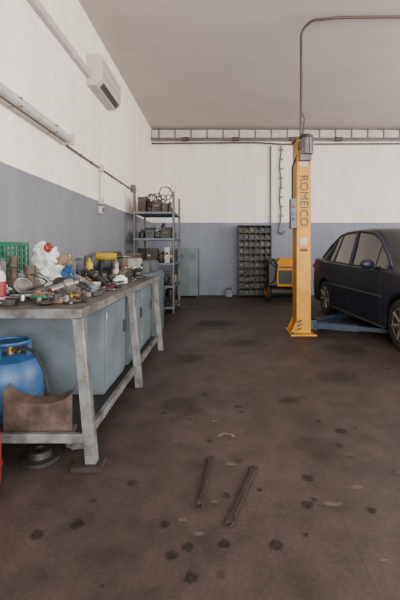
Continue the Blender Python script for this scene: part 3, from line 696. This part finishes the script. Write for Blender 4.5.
for s_ in (-1, 1):
    b.tube([P(u, 8, s_) for u in rng(1.25, 3.82, 26)], 0.022, 'paint', 8)
    b.tube([P(u, 7, s_, 0.004) for u in rng(1.3, 3.55, 20)], 0.011, 'black', 6)
    b.tube([P(u, 8, s_, 0.004, 0) - Vector((0, 0, 0.024)) for u in rng(1.55, 3.4, 22)], 0.008, 'black', 6)
    for (ua, ub, r) in ((2.42, 2.50, 0.034), (3.16, 3.10, 0.018), (3.50, 3.38, 0.036), (1.62, 1.68, 0.010)):
        b.tube([P(ua+(ub-ua)*t, 7, s_, 0.0, t) for t in (0, .33, .66, 1)], r, 'paint' if r > 0.02 else 'black', 6)
    for u0 in (1.38, 2.42, 3.36):
        pts = []
        for j in (3, 4, 5, 6, 7):
            uu = u0 if not (u0 > 3 and j < 6) else u0-0.18
            pts.append(P(uu, j, s_, 0.0005))
        b.tube(pts, 0.004, 'black', 5)
    b.tube([P(u, 5, s_, 0.006) - Vector((0, 0, 0.12)) for u in rng(1.33, 3.1, 12)], 0.018, 'black', 6)
    b.tube([P(u, 3, s_, 0.002) for u in rng(1.3, 3.1, 12)], 0.02, 'black', 6)
    for u0 in (2.18, 3.02): b.beam(P(u0, 6, s_, 0.014)-Vector((0, 0, .06)), P(u0+0.16, 6, s_, 0.014)-Vector((0, 0, .06)), 0.02, 0.03, 'black')
    q = P(1.62, 7, s_, 0.11)+Vector((0, 0, 0.05)); b.ball(q, (0.10, 0.06, 0.065), 'paint', (0, 0, yaw)); b.beam(P(1.62, 7, s_, -0.02)+Vector((0, 0, .01)), q, 0.05, 0.03, 'black')
    b.ball(T(0.14, s_*0.60, 0.63), (0.17, 0.08, 0.07), 'lens'); b.ball(T(4.40, s_*0.62, 0.88), (0.17, 0.06, 0.09), 'lamp'); b.ball(T(0.75, s_*0.855, 0.70), (0.01, 0.03, 0.015), 'orange', sub=2)
    for ua in (UF, UR):
        c = T(ua, s_*0.745, WR+0.002); rot = (0, s_*math.pi/2, yaw)
        tyre = [(0.20, -0.09), (0.26, -0.098), (0.30, -0.09), (WR, -0.065), (WR, 0.065), (0.30, 0.09), (0.26, 0.098), (0.20, 0.09)]
        b.lathe(tyre, c, 'rubber', 36, rot)
        b.lathe([(0.205, 0.088), (0.20, 0.095), (0.19, 0.07), (0.17, 0.05), (0.0, 0.05)], c, 'dsteel', 36, rot)
        Rm = Euler(rot).to_matrix()
        b.lathe([(0.055, 0.05), (0.055, 0.085), (0.03, 0.09), (0, 0.09)], c, 'steel', 20, rot)
        for k in range(7):
            a = k*2*math.pi/7; p0 = c+Rm @ Vector((0.04*math.cos(a), 0.04*math.sin(a), 0.078)); p1 = c+Rm @ Vector((0.195*math.cos(a), 0.195*math.sin(a), 0.085))
            b.tube([p0, p1], [0.024, 0.03], 'steel', 6)
        b.torus(c+Rm @ Vector((0, 0, 0.085)), 0.198, 0.010, 'steel', rot, 36)
b.tube([T(-0.02, -0.6, .45), T(-0.05, -0.3, .45), T(-0.06, 0, .45), T(-0.05, 0.3, .45), T(-0.02, .6, .45)], 0.07, 'paint', 10)
b.tube([T(4.46, -0.62, .50), T(4.49, -0.3, .50), T(4.50, 0, .50), T(4.49, 0.3, .50), T(4.46, .62, .50)], 0.08, 'paint', 10)
b.beam(T(-0.015, -0.28, .62), T(-0.015, .28, .62), 0.03, 0.07, 'black'); b.beam(T(-0.13, -0.25, .44), T(-0.13, .25, .44), 0.01, 0.10, 'white'); b.beam(T(4.50, -0.25, .80), T(4.50, .25, .80), 0.06, 0.1, 'white')
car = b.finish(ang=30)

# ------------------------------------------------------------ floor marks
def decal(name, blobs, mat):
    bm = bmesh.new(); al = bm.verts.layers.float.new('alpha')
    zz = 0.0015
    for (cx, cy, outline, a) in blobs:
        rings = []
        for (k, aa) in ((0.6, a), (0.85, a*0.45), (1.05, 0.0)):
            ring = []
            for (x, y) in outline:
                v = bm.verts.new((cx+(x-cx)*k, cy+(y-cy)*k, zz)); v[al] = aa; ring.append(v)
            rings.append(ring)
        v0 = bm.verts.new((cx, cy, zz)); v0[al] = a; n = len(outline)
        for i in range(n):
            bm.faces.new((v0, rings[0][i], rings[0][(i+1) % n]))
            for q in (0, 1): bm.faces.new((rings[q][i], rings[q+1][i], rings[q+1][(i+1) % n], rings[q][(i+1) % n]))
        zz += 0.00002
    me = bpy.data.meshes.new(name); bm.to_mesh(me); bm.free(); me.materials.append(M[mat])
    ob = bpy.data.objects.new(name, me); scene.collection.objects.link(ob); return ob
def blob(cx, cy, r, a, asp=1.0, wob=0.35):
    ph = R.uniform(0, 50); out = []
    for i in range(28):
        t = 2*math.pi*i/28; q = r*(1+wob*noise.noise(Vector((math.cos(t)*1.2+ph, math.sin(t)*1.2, ph)))); out.append((cx+q*math.cos(t)*asp, cy+q*math.sin(t)))
    return (cx, cy, out, a)
st = []
for (cx, cy, r, a) in [(-0.24, 1.66, .028, .55), (-0.19, 1.49, .03, .55), (-0.13, 1.535, .028, .5), (-0.105, 1.39, .03, .55), (0.02, 1.55, .03, .55), (0.228, 1.545, .034, .6), (0.41, 1.79, .032, .6), (0.46, 2.0, .036, .6), (0.80, 2.52, .045, .6), (-0.62, 1.66, .035, .5), (-0.77, 1.6, .035, .45), (0.56, 3.04, .09, .3), (-0.1, 6.2, .32, .5), (0.3, 4.9, .25, .25), (-0.35, 4.2, .2, .25), (1.1, 3.6, .25, .2), (0.2, 1.9, .016, .5), (0.36, 1.6, .016, .5), (0.7, 1.75, .025, .5), (-0.45, 1.95, .03, .35), (1.5, 4.6, .3, .3), (-0.3, 2.9, .18, .25), (0.6, 2.3, .16, .2)]:
    st.append(blob(cx, cy, r, a))
for k in range(120):
    y = R.uniform(1.3, 9); x = R.uniform(-0.65, 2.4); st.append(blob(x, y, R.uniform(0.008, 0.028)*(1+y*0.1), R.uniform(0.2, 0.5)))
decal('floor_oil_stains', st, 'stain')
pl = [blob(0.04+0.05*math.cos(t), 2.42+0.05*math.sin(t), 0.014, 0.8) for t in (0.3, 0.7, 1.1, 1.5, 1.9, 2.3, 2.7)]
for k in range(26): pl.append(blob(R.uniform(-0.6, 1.6), R.uniform(1.3, 4.5), R.uniform(0.006, 0.02), 0.4, R.uniform(0.6, 3)))
decal('floor_pale_scuffs', pl, 'pale').location.z = 0.0045
def floor_spanner(p0, p1):
    p0 = Vector(p0); p1 = Vector(p1); d = p1-p0; c = (p0+p1)/2
    b = B('rusty_wrench'); wrench(b, c.x, c.y, 0.006, math.atan2(d.y, d.x), d.length, 'dust', 0.008, True); b.finish(0.003)
floor_spanner((0.18, 2.06), (0.045, 1.67)); floor_spanner((-0.054, 2.16), (-0.092, 1.79))

# ------------------------------------------------------------ lights
def area(name, loc, rot, sx, sy, p, col):
    l = bpy.data.lights.new(name, 'AREA'); l.shape = 'RECTANGLE'; l.size = sx; l.size_y = sy; l.energy = p; l.color = col
    o = bpy.data.objects.new(name, l); o.location = loc; o.rotation_euler = rot; scene.collection.objects.link(o); return o
area('garage_door_daylight', (2.15, YF-0.3, 1.95), (math.radians(90), 0, 0), 6.8, 3.8, 1200, (1.0, 0.965, 0.92))
area('window_daylight', (XR-0.05, 2.5, 2.55), (0, math.radians(90), 0), 2.3, 10.0, 1200, (1.0, 0.95, 0.89))
w = bpy.data.worlds.new('sky'); scene.world = w; w.use_nodes = True
w.node_tree.nodes['Background'].inputs[0].default_value = (0.85, 0.92, 1, 1); w.node_tree.nodes['Background'].inputs[1].default_value = 2.0

cam = bpy.data.cameras.new('camera'); co = bpy.data.objects.new('camera', cam); scene.collection.objects.link(co)
co.location = (0, 0, 1.2); co.rotation_euler = (math.radians(90), 0, 0)
cam.sensor_width = 36; cam.sensor_fit = 'AUTO'; cam.lens = 22.8; cam.shift_x = -20/600; cam.shift_y = -50/600; cam.clip_start = 0.05
scene.camera = co
